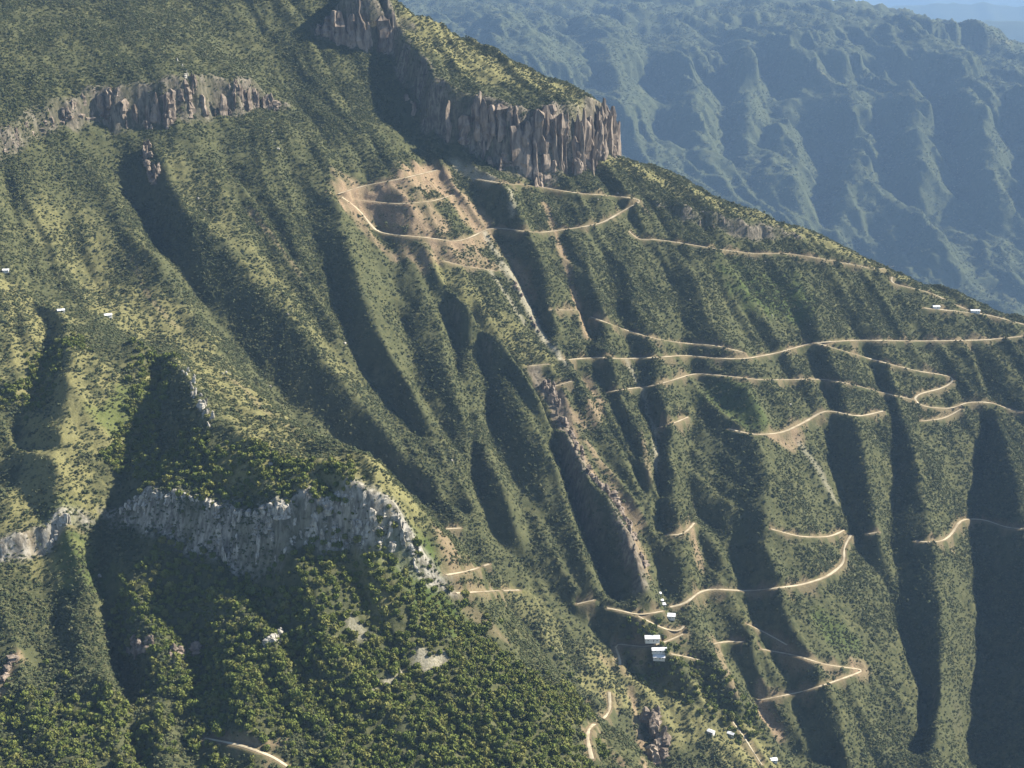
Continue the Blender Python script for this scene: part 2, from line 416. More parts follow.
scree_px = [([(484, 235), (505, 265), (520, 290), (534, 320), (548, 345)], 8, .8), ([(490, 272), (510, 300), (525, 325)], 5, .6), ([(498, 262), (512, 285)], 4, .6), ([(548, 345), (566, 364)], 5, .9), ([(420, 655), (430, 665), (440, 660)], 9, .9), ([(350, 620), (360, 632)], 8, .7), ([(405, 672), (375, 690)], 3, .8),
            ([(627, 362), (643, 394), (657, 440), (656, 470)], 4, .7), ([(800, 445), (820, 470), (835, 500)], 6, .5), ([(510, 190), (513, 215)], 6, .6), ([(450, 160), (490, 178)], 10, .7)]
grass_px = [([(420, 20), (480, 60), (540, 85), (595, 108)], 60, 1), ([(20, 300), (60, 380), (50, 450), (40, 520)], 60, .65), ([(110, 300), (170, 330), (240, 390), (320, 450)], 70, .6), ([(60, 230), (110, 260)], 60, .4), ([(120, 380), (110, 430)], 40, .9), ([(240, 450), (330, 470), (380, 485)], 40, .9),
            ([(600, 670), (650, 700), (700, 730), (760, 755)], 40, .7), ([(180, 160), (230, 230), (290, 300), (340, 370)], 40, .35), ([(640, 170), (720, 205), (800, 232), (900, 275)], 28, .6), ([(450, 280), (500, 320), (540, 360)], 30, .5), ([(350, 565), (380, 600)], 20, .5), ([(520, 600), (560, 650)], 30, .4)]
green_px = [([(130, 395), (115, 420)], 26, .55), ([(60, 520), (90, 580)], 22, .4), ([(730, 395), (745, 420)], 40, .4), ([(830, 630), (850, 640)], 26, .4), ([(430, 560), (400, 545), (450, 620)], 20, .6), ([(750, 290), (790, 300)], 50, .5)]
def mask_of(strokes):
    M = np.zeros_like(F.Z)
    wob = 0.6*fbm(F.X/14, F.Y/14, 51, 3)+0.5*fbm(F.X/45, F.Y/45, 57, 2)
    for pts, r, a in strokes:
        P = np.array([F.hit(*p)[:2] for p in pts])
        bx = (F.X > P[:, 0].min()-4*r) & (F.X < P[:, 0].max()+4*r) & (F.Y > P[:, 1].min()-4*r) & (F.Y < P[:, 1].max()+4*r)
        iy = np.where(bx.any(1))[0]; ix = np.where(bx.any(0))[0]
        sl = np.s_[iy[0]:iy[-1]+1, ix[0]:ix[-1]+1]
        d = seg_dist(F.X[sl], F.Y[sl], P)[0]
        M[sl] = np.maximum(M[sl], a*(1-sstep(0.45, 1.25, d/r+wob[sl])))
    return M
M_SOIL, M_SCREE, M_GRASS, M_GREEN = mask_of(soil_px), mask_of(scree_px), mask_of(grass_px), mask_of(green_px)
SPINE = mask_of([([(535, 375), (547, 392), (558, 412), (574, 447), (584, 470), (604, 489), (622, 523), (634, 555), (640, 580)], 13, .8)])
M_ROCK = np.clip(np.maximum.reduce([rock_field*0.9, SPINE, 0.5*sstep(2.3, 3.3, SLOPE)]), 0, 1)

# ------------------------------------------------------------------ mesh of the mountain
sx = np.concatenate([np.linspace(-0.75, -0.42, 40, endpoint=False), np.linspace(-0.42, 0.42, 960, endpoint=False), np.linspace(0.42, 1.0, 70)])
yy = np.concatenate([np.geomspace(520, 1050, 30, endpoint=False), np.geomspace(1050, 3080, 860, endpoint=False), np.geomspace(3080, 4150, 40)])
SX, GY = np.meshgrid(sx, yy)
GX = np.clip(SX*GY, -1650, 2050)
GZ = F.sample(GX, GY)
GROCK = F.sample(GX, GY, M_ROCK)
GZ = GZ + (0.9+1.6*GROCK)*fbm(GX/9, GY/9, 41, 3, ridged=True)
GSOIL = F.sample(GX, GY, M_SOIL)*(0.62+0.38*sstep(-.35, .25, fbm((GX*0.84+GY*0.54)/7, (GX*0.54-GY*0.84)/45, 29, 3)))
ROAD_D = np.full(F.Z.shape, 99.0)
for n_, w, segs in road_world:
    for sg in segs:
        lo = sg.min(0)-45; hi = sg.max(0)+45
        r = np.where((yy > lo[1]) & (yy < hi[1]))[0]
        if not len(r): continue
        sub = np.s_[r[0]:r[-1]+1, :]
        cols = np.where(((GX[sub] > lo[0]) & (GX[sub] < hi[0])).any(0))[0]
        sl = np.s_[r[0]:r[-1]+1, cols[0]:cols[-1]+1]
        d, e, side, arc, L = seg_dist(GX[sl], GY[sl], sg)
        ends = np.where((arc < 0.1) | (arc > L-0.1), d, 0)
        a = (1-sstep(w/2+1.8, w/2+9, d))
        dz = GZ[sl]-e[0]
        GZ[sl] = GZ[sl]*(1-a)+(e[0]-0.15)*a
        pn = fbm(GX[sl]/16, GY[sl]/16, 33, 3); rn = rills(GX[sl]*2.2, GY[sl]*2.2)
        verge = 0.6*(1-sstep(w/2+1.0, w/2+3.0, d))
        cut = (dz > 0)*(1-sstep(w/2+2, w/2+8.5, d+7*pn))*0.5
        fill = (dz <= 0)*(1-sstep(w/2+2, w/2+13, d+14*pn-5*rn+2))*0.38
        GSOIL[sl] = np.maximum(GSOIL[sl], np.where(ends > w/2+2, 0, np.maximum.reduce([verge, cut, fill])))
        by = (F.gy > lo[1]) & (F.gy < hi[1]); bx = (F.gx > lo[0]) & (F.gx < hi[0])
        iy = np.where(by)[0]; ix = np.where(bx)[0]
        s2 = np.s_[iy[0]:iy[-1]+1, ix[0]:ix[-1]+1]
        ROAD_D[s2] = np.minimum(ROAD_D[s2], seg_dist(F.X[s2], F.Y[s2], sg[:, :2])[0]-w/2)

def grid_mesh(name, X, Y, Z):
    ny, nx = X.shape
    co = np.stack([X, Y, Z], -1).reshape(-1, 3).astype(np.float32)
    idx = np.arange(ny*nx).reshape(ny, nx)
    q = np.stack([idx[:-1, :-1], idx[:-1, 1:], idx[1:, 1:], idx[1:, :-1]], -1).reshape(-1, 4)
    me = bpy.data.meshes.new(name)
    me.vertices.add(len(co)); me.vertices.foreach_set('co', co.ravel())
    me.loops.add(q.size); me.loops.foreach_set('vertex_index', q.ravel().astype(np.int32))
    me.polygons.add(len(q)); me.polygons.foreach_set('loop_start', (np.arange(len(q))*4).astype(np.int32))
    me.update(calc_edges=True)
    return me

def simple_mat(name, col, rough=0.95):
    m = bpy.data.materials.new(name); m.use_nodes = True
    b = m.node_tree.nodes['Principled BSDF']
    b.inputs['Base Color'].default_value = (*col, 1); b.inputs['Roughness'].default_value = rough
    b.inputs['Specular IOR Level'].default_value = 0.1
    return m
def structure(name, me, mat):
    o = bpy.data.objects.new(name, me); COL.objects.link(o); o['kind'] = 'structure'
    me.materials.append(mat)
    return o

def nd(nt, typ, **kw):
    n = nt.nodes.new(typ)
    for k, v in kw.items():
        if k in n.inputs: n.inputs[k].default_value = v
        else: setattr(n, k, v)
    return n
def mixc(nt, fac, a, b):
    m = nt.nodes.new('ShaderNodeMix'); m.data_type = 'RGBA'
    for sock, v in ((m.inputs[0], fac), (m.inputs[6], a), (m.inputs[7], b)):
        if hasattr(v, 'links') or isinstance(v, bpy.types.NodeSocket): nt.links.new(v, sock)
        elif isinstance(v, (int, float)): sock.default_value = v
        else: sock.default_value = (*v, 1)
    return m.outputs[2]
def ramp(nt, fac, a, b):
    r = nt.nodes.new('ShaderNodeMapRange'); r.interpolation_type = 'SMOOTHSTEP'
    nt.links.new(fac, r.inputs[0]); r.inputs[1].default_value = a; r.inputs[2].default_value = b
    return r.outputs[0]
def noise(nt, vec, scale, detail=4.0, rough=0.6):
    n = nt.nodes.new('ShaderNodeTexNoise')
    n.inputs['Scale'].default_value = scale; n.inputs['Detail'].default_value = detail; n.inputs['Roughness'].default_value = rough
    if vec is not None: nt.links.new(vec, n.inputs['Vector'])
    return n.outputs[0]
def attr(nt, name):
    a = nt.nodes.new('ShaderNodeAttribute'); a.attribute_name = name
    return a.outputs['Fac']
def land_mat(name, far=False):
    m = bpy.data.materials.new(name); m.use_nodes = True; nt = m.node_tree
    b = nt.nodes['Principled BSDF']; b.inputs['Roughness'].default_value = 1.0; b.inputs['Specular IOR Level'].default_value = 0.05
    pos = nt.nodes.new('ShaderNodeNewGeometry').outputs['Position']
    k = 0.25 if far else 1.0
    n1 = noise(nt, pos, 0.012*k, 5, 0.6); n2 = noise(nt, pos, 0.05 if far else 0.09, 6, 0.72); n3 = noise(nt, pos, 0.45*k, 3, 0.7)
    scrub = mixc(nt, ramp(nt, n2, 0.36, 0.66), (0.044, 0.050, 0.023), (0.098, 0.098, 0.046))
    scrub = mixc(nt, ramp(nt, n1, 0.4, 0.7), scrub, (0.072, 0.077, 0.037))
    dry = mixc(nt, ramp(nt, n3, 0.3, 0.7), (0.125, 0.122, 0.050), (0.195, 0.18, 0.082))
    if far:
        col = mixc(nt, ramp(nt, n1, 0.58, 0.82), mixc(nt, 0.45, scrub, (0.045, 0.062, 0.028)), dry)
    else:
        gr = attr(nt, 'grass')
        mth = nt.nodes.new('ShaderNodeMath'); mth.operation = 'MULTIPLY_ADD'
        nt.links.new(n2, mth.inputs[0]); mth.inputs[1].default_value = 0.9; nt.links.new(gr, mth.inputs[2])
        col = mixc(nt, ramp(nt, mth.outputs[0], 0.5, 1.15), scrub, dry)
        col = mixc(nt, attr(nt, 'green'), col, (0.062, 0.098, 0.022))
        soil = mixc(nt, ramp(nt, n3, 0.25, 0.75), (0.17, 0.118, 0.075), (0.32, 0.24, 0.155))
        col = mixc(nt, attr(nt, 'soil'), col, soil)
        scree = mixc(nt, ramp(nt, n3, 0.3, 0.7), (0.19, 0.175, 0.12), (0.36, 0.33, 0.25))
        col = mixc(nt, attr(nt, 'scree'), col, scree)
        mp = nt.nodes.new('ShaderNodeMapping'); nt.links.new(pos, mp.inputs[0]); mp.inputs['Scale'].default_value = (1, 1, 0.18)
        n4 = noise(nt, mp.outputs[0], 0.22, 5, 0.65)
        rock = mixc(nt, ramp(nt, n4, 0.35, 0.68), (0.075, 0.066, 0.050), (0.23, 0.20, 0.155))
        sp = nt.nodes.new('ShaderNodeSeparateXYZ'); nt.links.new(pos, sp.inputs[0])
        pale = mixc(nt, ramp(nt, n4, 0.35, 0.68), (0.12, 0.11, 0.09), (0.38, 0.355, 0.30))
        rock = mixc(nt, ramp(nt, sp.outputs[1], 1650, 1800), pale, rock)      # pale limestone on the near spur
        col = mixc(nt, attr(nt, 'rock'), col, rock)
    nt.links.new(col, b.inputs['Base Color'])
    bp = nt.nodes.new('ShaderNodeBump'); bp.inputs['Strength'].default_value = 0.8; bp.inputs['Distance'].default_value = 6.0 if far else 1.6
    nt.links.new(noise(nt, pos, 0.14 if not far else 0.05, 6, 0.7), bp.inputs['Height'])
    nt.links.new(bp.outputs[0], b.inputs['Normal'])
    return m

me = grid_mesh('mountainside', GX, GY, GZ)
for an, arr in (('soil', GSOIL), ('scree', F.sample(GX, GY, M_SCREE)), ('grass', F.sample(GX, GY, M_GRASS)), ('green', F.sample(GX, GY, M_GREEN)), ('rock', GROCK)):
    a_ = me.attributes.new(an, 'FLOAT', 'POINT'); a_.data.foreach_set('value', np.clip(arr, 0, 1).astype(np.float32).ravel())
land = structure('mountainside', me, land_mat('land'))

# ------------------------------------------------------------------ the mountain across the valley
FF = Field(-3600, 6200, 4200, 12000, 25.0)
fc = [at(*c) for c in [(420, 60, 6900), (560, 40, 7200), (600, 120, 6500), (700, 180, 6150), (700, 60, 7200), (800, 60, 7150), (900, 80, 7000), (1000, 95, 6850), (1100, 110, 6800),
      (800, 150, 6500), (900, 200, 6150), (1000, 270, 5750), (1100, 300, 5600), (850, 260, 5800), (700, 220, 5900), (550, 160, 6200),
      (430, 5, 8200), (600, 2, 8600), (760, 8, 8800), (840, 10, 9000), (930, 36, 8800), (1010, 56, 8600), (1100, 74, 8500)]]
fc += [np.array(v) for v in [[-2500, 7000, -300], [-2000, 9500, 150], [0, 9800, 60], [3500, 10500, -900], [1500, 10800, -500], [-3400, 5000, -900], [5800, 7000, -1200], [2500, 4600, -1620], [500, 4600, -1600], [-1500, 4600, -1350], [6000, 4600, -1700], [6000, 11500, -1300], [-3400, 11500, -200]]]
fc = np.array(fc)
FF.Z = tps(fc[:, :2], fc[:, 2], FF.X, FF.Y)
fr = [([(772, 118), (785, 155), (795, 190), (800, 215)], [60, 90, 90]), ([(850, 110), (858, 150), (848, 185), (840, 215)], [50, 100, 90]),
      ([(905, 85), (917, 110), (922, 150), (917, 187), (927, 227), (940, 270)], [60, 110, 120, 90]), ([(965, 85), (982, 125), (988, 173), (998, 217), (1015, 270)], [60, 110, 120, 100]),
      ([(690, 60), (695, 100), (705, 150)], [50, 80, 60]), ([(745, 55), (752, 90), (748, 130)], [50, 80, 60]), ([(600, 40), (620, 90), (640, 140)], [60, 90, 60]), ([(500, 20), (530, 50), (570, 80)], [60, 80, 60]),
      ([(1030, 100), (1050, 160), (1070, 230)], [60, 110, 100])]
fg = [([(800, 125), (812, 160), (822, 187), (814, 217), (830, 250)], [-50, -90, -90]), ([(868, 118), (873, 145), (884, 173), (897, 213), (937, 263)], [-60, -100, -90]),
      ([(920, 90), (934, 135), (957, 187), (967, 213), (995, 268)], [-60, -110, -100]), ([(985, 95), (1000, 133), (1019, 187), (1040, 240)], [-60, -100, -100]),
      ([(765, 70), (768, 110), (765, 170)], [-50, -90, -90]), ([(720, 60), (722, 110), (728, 180)], [-40, -90, -90]), ([(640, 40), (655, 90), (660, 140)], [-60, -90, -60]), ([(560, 30), (590, 80), (610, 120)], [-60, -80, -60])]
_a, AMP = AMP, 1.0
add_lines(FF, fr, fg, 900, 50)
AMP = _a
fx = np.concatenate([np.linspace(-3500, -900, 60, endpoint=False), np.linspace(-900, 3300, 430, endpoint=False), np.linspace(3300, 6000, 60)]); fy = np.concatenate([np.linspace(4160, 5300, 40, endpoint=False), np.linspace(5300, 7500, 380, endpoint=False), np.linspace(7500, 11900, 120)])
FX, FY = np.meshgrid(fx, fy)
FZ = FF.sample(FX, FY) + 60*fbm(FX/520, FY/520, 61, 5) + 75*fbm((FX*0.84+FY*0.54)/300+0.4*vnoise(FX/400, FY/400, 4), (FX*0.54-FY*0.84)/800, 71, 4, ridged=True) + 26*fbm(FX/110, FY/110, 81, 4, ridged=True) + 6*fbm(FX/30, FY/30, 83, 2)
FZ = FZ + 30*fbm((FX*0.84+FY*0.54)/95+0.5*vnoise(FX/200, FY/200, 6), (FX*0.54-FY*0.84)/420, 87, 3, ridged=True)
for lv, am in ((-250, 34), (-420, 42), (-610, 34)):
    lz = lv+55*fbm(FX/900, FY/900, 95+am, 2)
    FZ = FZ + am*np.tanh((FZ-lz)/14)*np.exp(-((FZ-lz)/140)**2)*sstep(-.35, .15, fbm(FX/420, FY/420, am, 2))
FAR = 1.6                                   # the mountain stands 9 to 14 km off
me = grid_mesh('far_mountain', FX*FAR, FY*FAR, FZ*FAR)
structure('far_mountain', me, land_mat('far_land', far=True))

# ------------------------------------------------------------------ ranges on the horizon, and the low land under everything
def hill_range(seed, y0, depth, top, var, name):
    x = np.linspace(-9000, y0*0.75, 260); y = np.linspace(y0-depth, y0+depth, 50)
    X, Y = np.meshgrid(x, y)
    prof = 1-np.abs(Y-y0)/depth
    Z = -2850+(top+2850+var*fbm(X/2600, Y/9000, seed, 4))*prof**0.8 + 90*fbm(X/900, Y/1500, seed+5, 4, ridged=True)*prof
    return structure(name, grid_mesh(name, X, Y, Z), bpy.data.materials['far_land'])
hill_range(3, 24000, 3600, -640, 330, 'hills')
hill_range(8, 32000, 4500, -560, 480, 'hills')
hill_range(15, 44000, 6500, -250, 650, 'hills')
gx, gy = np.meshgrid(np.linspace(-30000, 45000, 40), np.linspace(-6000, 60000, 40))
structure('valley_floor', grid_mesh('valley_floor', gx, gy, gx*0-2900), bpy.data.materials['far_land'])


# ------------------------------------------------------------------ materials for the things
def noisy_mat(name, c1, c2, scale, rough=0.9, bump=0.0, hue=False, stretch=None):
    m = bpy.data.materials.new(name); m.use_nodes = True; nt = m.node_tree
    b = nt.nodes['Principled BSDF']; b.inputs['Roughness'].default_value = rough; b.inputs['Specular IOR Level'].default_value = 0.12
    pos = nt.nodes.new('ShaderNodeNewGeometry').outputs['Position']
    if stretch:
        mp = nt.nodes.new('ShaderNodeMapping'); nt.links.new(pos, mp.inputs[0]); mp.inputs['Scale'].default_value = stretch; pos = mp.outputs[0]
    n = noise(nt, pos, scale, 4, 0.65)
    col = mixc(nt, ramp(nt, n, 0.32, 0.68), c1, c2)
    if hue:
        oi = nt.nodes.new('ShaderNodeObjectInfo')
        col = mixc(nt, ramp(nt, oi.outputs['Random'], 0.0, 1.0), col, hue[0])
        h2 = nt.nodes.new('ShaderNodeMath'); h2.operation = 'FRACT'
        h1 = nt.nodes.new('ShaderNodeMath'); h1.operation = 'MULTIPLY'; nt.links.new(oi.outputs['Random'], h1.inputs[0]); h1.inputs[1].default_value = 7.31
        nt.links.new(h1.outputs[0], h2.inputs[0])
        col = mixc(nt, ramp(nt, h2.outputs[0], 0.55, 1.0), col, hue[1])
    nt.links.new(col, b.inputs['Base Color'])
    if bump:
        bp = nt.nodes.new('ShaderNodeBump'); bp.inputs['Strength'].default_value = 0.7; bp.inputs['Distance'].default_value = bump
        nt.links.new(noise(nt, pos, scale*3, 5, 0.7), bp.inputs['Height']); nt.links.new(bp.outputs[0], b.inputs['Normal'])
    return m
MAT = {
 'road': noisy_mat('road_dirt', (0.30, 0.25, 0.165), (0.50, 0.44, 0.31), 0.05),
 'leaf': noisy_mat('shrub_leaf', (0.044, 0.058, 0.026), (0.108, 0.122, 0.054), 0.10, hue=((0.072, 0.086, 0.042), (0.130, 0.130, 0.062))),
 'tree_leaf': noisy_mat('tree_leaf', (0.070, 0.090, 0.020), (0.165, 0.178, 0.044), 0.7, hue=((0.100, 0.125, 0.028), (0.155, 0.155, 0.045))),
 'bark': noisy_mat('bark', (0.08, 0.06, 0.045), (0.16, 0.13, 0.10), 3.0),
 'pale_rock': noisy_mat('pale_rock', (0.15, 0.14, 0.115), (0.45, 0.425, 0.365), 0.3, bump=0.8, stretch=(1, 1, 0.3)),
 'brown_rock': noisy_mat('brown_rock', (0.095, 0.075, 0.058), (0.30, 0.245, 0.19), 0.10, bump=1.5, stretch=(1, 1, 0.22)),
 'dark_rock': noisy_mat('dark_rock', (0.08, 0.065, 0.05), (0.22, 0.18, 0.14), 0.2, bump=1.0),
 'white_wall': noisy_mat('white_wall', (0.62, 0.60, 0.56), (0.80, 0.79, 0.76), 0.6),
 'tin_roof': noisy_mat('tin_roof', (0.66, 0.68, 0.70), (0.82, 0.83, 0.84), 0.5, rough=0.45),
 'wood': noisy_mat('dark_wood', (0.07, 0.05, 0.035), (0.12, 0.09, 0.06), 2.0),
 'pane': noisy_mat('dark_pane', (0.02, 0.025, 0.03), (0.05, 0.055, 0.06), 1.0, rough=0.2),
}

def mesh_np(name, V, Fc, mat, smooth=False):
    m = bpy.data.meshes.new(name)
    m.from_pydata([tuple(v) for v in V], [], [tuple(f) for f in Fc])
    m.materials.append(MAT[mat])
    if smooth: m.polygons.foreach_set('use_smooth', [True]*len(m.polygons))
    m.update()
    return m
def part(name, me, parent, loc=(0, 0, 0), rot=(0, 0, 0), scl=(1, 1, 1)):
    o = bpy.data.objects.new(name, me); COL.objects.link(o); o.parent = parent
    o.location = loc; o.rotation_euler = rot; o.scale = scl
    return o
def thing(name, label, cat, loc, rz=0.0, group=None, me=None):
    o = bpy.data.objects.new(name, me); COL.objects.link(o)
    o.location = loc; o.rotation_euler = (0, 0, rz); o['label'] = label; o['category'] = cat
    if group: o['group'] = group
    return o

# road surfaces
for n_, w, segs in road_world:
    V = []; Fc = []
    for sg in segs:
        L = np.r_[0, np.cumsum(np.hypot(*(sg[1:, :2]-sg[:-1, :2]).T))]
        n = max(3, int(L[-1]/4)+1); t = np.linspace(0, L[-1], n)
        P = np.c_[np.interp(t, L, sg[:, 0]), np.interp(t, L, sg[:, 1]), np.interp(t, L, sg[:, 2])]
        T = np.gradient(P[:, :2], axis=0); T /= np.hypot(*T.T)[:, None]+1e-9
        N = np.c_[-T[:, 1], T[:, 0]]
        ww = w/2*(1+0.3*vnoise(t/23, t*0+w, 77)+0.12*vnoise(t/7, t*0+w, 78))
        b0 = len(V)
        for k in range(n):
            for s_, zz in ((-1, 0.12), (-0.45, 0.32), (0.45, 0.32), (1, 0.12)):
                V.append((P[k, 0]+N[k, 0]*ww[k]*s_, P[k, 1]+N[k, 1]*ww[k]*s_, P[k, 2]+zz))
            if k:
                for c in range(3):
                    a = b0+(k-1)*4+c
                    Fc.append((a, a+1, a+5, a+4))
    if V:
        o = bpy.data.objects.new(n_, mesh_np(n_, V, Fc, 'road')); COL.objects.link(o); o['kind'] = 'structure'

# ------------------------------------------------------------------ cliffs: each a thing, its buttresses and columns its parts
def pillar_mesh(seed, mat, sides=9, rings=8):
    r = np.random.default_rng(seed)
    V = []; Fc = []
    ang = np.sort(np.linspace(0, 2*np.pi, sides, endpoint=False)+r.uniform(-.3, .3, sides))
    taper = r.uniform(.45, .95)
    zs = np.linspace(0, 1, rings)+np.r_[0, r.uniform(-.04, .04, rings-2), 0]
    rad = r.uniform(.30, .62, sides)
    lean = r.uniform(-.12, .12, 2)
    for k in range(rings):
        z = zs[k]
        pr = (1.15-(1.15-taper)*z**1.3)*(1 if k < rings-1 else r.uniform(.35, .7))*r.uniform(.86, 1.12)
        sh = r.uniform(-.10, .10, 2)+lean*z
        for a, rr in zip(ang, rad):
            q = rr*pr*r.uniform(.78, 1.2)
            V.append((sh[0]+q*math.cos(a), sh[1]+q*math.sin(a), z+r.uniform(-.022, .022)*(0 < k)))
    for k in range(rings-1):
        for i in range(sides):
            j = (i+1) % sides
            Fc.append((k*sides+i, k*sides+j, (k+1)*sides+j, (k+1)*sides+i))
    top = len(V); V.append((lean[0], lean[1], 1.03))
    Fc += [((rings-1)*sides+i, (rings-1)*sides+(i+1) % sides, top) for i in range(sides)]
    return mesh_np('rock_column', V, Fc, mat)
COLS = {m: [pillar_mesh(10*i+len(m), m) for i in range(9)] for m in ('pale_rock', 'brown_rock')}

def cliff(key, name, label, mat, layers, seed=0):
    """blocks and buttresses set unevenly up the face; a layer is (from, to, spacing, width, low, high, foot0, foot1, share, gap)"""
    r = np.random.default_rng(seed)
    P = cliff_world[key]
    L = np.r_[0, np.cumsum(np.hypot(*(P[1:, :2]-P[:-1, :2]).T))]
    mid = len(P)//2
    z0 = float(F.sample(P[mid, 0], P[mid, 1]))
    root = thing(name, label, 'cliff', (P[mid, 0], P[mid, 1], z0))
    run0 = cliffs[key].get('run', 0.22)
    for li, (a0, a1, spacing, width, lo, hi, f0, f1, share, gap) in enumerate(layers):
        t = L[-1]*a0
        while t < L[-1]*a1:
            x, y, h = (np.interp(t, L, P[:, k]) for k in range(3))
            i = min(np.searchsorted(L, t, side='right')-1, len(P)-2)
            dx, dy = P[i+1, :2]-P[i, :2]; l = math.hypot(dx, dy); nx, ny = -dy/l, dx/l     # uphill side
            t += spacing*r.uniform(.4, 1.6)
            g = float(vnoise(np.array([t/30.0+seed*3+li]), np.array([seed*1.7]), 13)[0])
            if r.random() > share or g < gap: continue
            run = run0*h+4
            o = run*r.uniform(f0, f1)
            px_, py_ = x+nx*o, y+ny*o
            zt = float(F.sample(x+nx*(run+5), y+ny*(run+5)))+1.0
            wd = width*r.uniform(.5, 1.5)
            zb = float(F.sample(px_-nx*wd*.4, py_-ny*wd*.4))-2.5
            hh = max(3.0, min(h*r.uniform(lo, hi), (zt-zb)*r.uniform(.75, 1.1)))
            wd = min(wd, hh*.8)
            part('rock_column', COLS[mat][r.integers(9)], root, (px_-P[mid, 0], py_-P[mid, 1], zb-z0), (r.uniform(-.12, .12), r.uniform(-.12, .12), r.uniform(0, 6.28)), (wd, wd*r.uniform(.55, 1.2), hh))
    return root
cliff('crag', 'rock_crag', 'pale grey columnar rock crag on the near spur above the dense trees', 'pale_rock',
      [(0, .74, 2.4, 8.5, .22, .5, .85, 1.15, .95, -.6), (.05, .7, 8, 10, .15, .32, .0, .5, .6, .0), (.62, .96, 2.2, 9.5, .25, .6, .3, 1.1, .95, -.9), (.64, .92, 4, 6, .2, .5, -.1, .5, .8, -.5), (.36, .5, 5, 8, .4, .8, .1, .6, .8, -.6)], 1)
cliff('mesa', 'cliff_wall', 'tall brown rock wall under the flat grassy mesa near the skyline', 'brown_rock',
      [(.26, .73, 11, 24, .8, 1.0, .35, .8, .9, -.9), (.22, .74, 14, 20, .45, .9, .05, .5, .75, -.5), (.42, .74, 8, 12, .5, .95, .0, .4, .8, -.6), (.1, .74, 12, 12, .12, .35, -.4, .2, .7, -.3)], 2)
cliff('left_band', 'cliff_band', 'long weathered cliff band across the upper left mountainside', 'brown_rock',
      [(.3, 1, 9, 15, .55, .95, .3, .8, .8, -.4), (.0, 1, 8, 12, .3, .8, .0, .7, .7, -.2), (.1, 1, 7, 7, .12, .4, -.3, .8, .6, -.2)], 3)
cliff('top', 'cliff_wall', 'shaded grey cliff at the top edge left of the mesa', 'brown_rock', [(0, 1, 11, 20, .6, 1.0, .2, .7, .9, -.6), (0, 1, 10, 14, .2, .7, .0, .6, .7, -.4)], 4)
cliff('rim', 'cliff_band', 'low rocky ledge just below the skyline right of the mesa', 'brown_rock', [(0, 1, 9, 8, .3, .8, .1, .8, .5, .0)], 5)
cliff('left_low', 'cliff_band', 'small pale cliff at the left edge above the dark ravine', 'pale_rock', [(0, 1, 5, 6, .3, .8, .1, .9, .7, -.2)], 6)

def outcrop(name, label, pts, mat, n, width, height, seed, spread=6):
    r = np.random.default_rng(seed)
    Q = np.array([F.hit(*p) for p in pts]); c = Q.mean(0)
    root = thing(name, label, 'rock', tuple(c))
    for k in range(n):
        f = r.uniform(0, len(Q)-1.001); i = int(f); q = Q[i]+(f-i)*(Q[i+1]-Q[i])
        x, y = q[0]+r.uniform(-spread, spread), q[1]+r.uniform(-spread, spread)
        z = float(F.sample(x, y))-1.5
        w = width*r.uniform(.5, 1.4)
        part('rock_column', COLS[mat][r.integers(9)], root, (x-c[0], y-c[1], z-c[2]), (r.uniform(-.15, .15), r.uniform(-.15, .15), r.uniform(0, 6.28)), (w, w*r.uniform(.7, 1.2), height*r.uniform(.4, 1.2)))
outcrop('rock_fin', 'pale rock fin along the crest above the near crag', [(186, 372), (196, 392), (204, 408), (214, 432)], 'pale_rock', 26, 5, 9, 21, 4)
outcrop('rock_mass', 'dark split rock knob beside the lower dirt track', [(646, 716), (656, 728), (664, 745), (652, 760)], 'brown_rock', 20, 14, 24, 22, 6)
outcrop('rock_outcrop', 'rock outcrop in the shade below the left cliff band', [(145, 150), (152, 170), (158, 190)], 'brown_rock', 16, 9, 22, 23, 7)
outcrop('rock_mass', 'rounded rock knob in the dark ravine below the crag', [(128, 652), (145, 650), (160, 646)], 'brown_rock', 14, 9, 12, 24, 4)
outcrop('rock_mass', 'second rock knob in the ravine, nearer the forest', [(170, 660), (185, 655), (198, 648)], 'brown_rock', 14, 9, 12, 25, 4)
outcrop('rock_outcrop', 'small pale outcrop at the edge of the trees under the crag', [(262, 650), (275, 640), (285, 632)], 'pale_rock', 10, 6, 9, 26, 3)
outcrop('rock_outcrop', 'tan rock teeth on the sharp crest of the central spur', [(545, 385), (556, 402), (564, 420), (578, 450), (590, 476), (612, 498), (630, 530), (640, 560)], 'brown_rock', 80, 9, 13, 27, 8)
outcrop('rock_outcrop', 'white rock pillar above the left cliff band', [(179, 62), (182, 70), (186, 78)], 'pale_rock', 5, 4, 8, 28, 3)
outcrop('rock_outcrop', 'broken dark rocks beside the grey scree chute', [(514, 282), (520, 292), (530, 318), (538, 332)], 'brown_rock', 12, 6, 7, 29, 3)
outcrop('rock_outcrop', 'orange earth and rock bank at the lower left edge', [(2, 685), (8, 672), (14, 660)], 'brown_rock', 9, 7, 9, 30, 3)

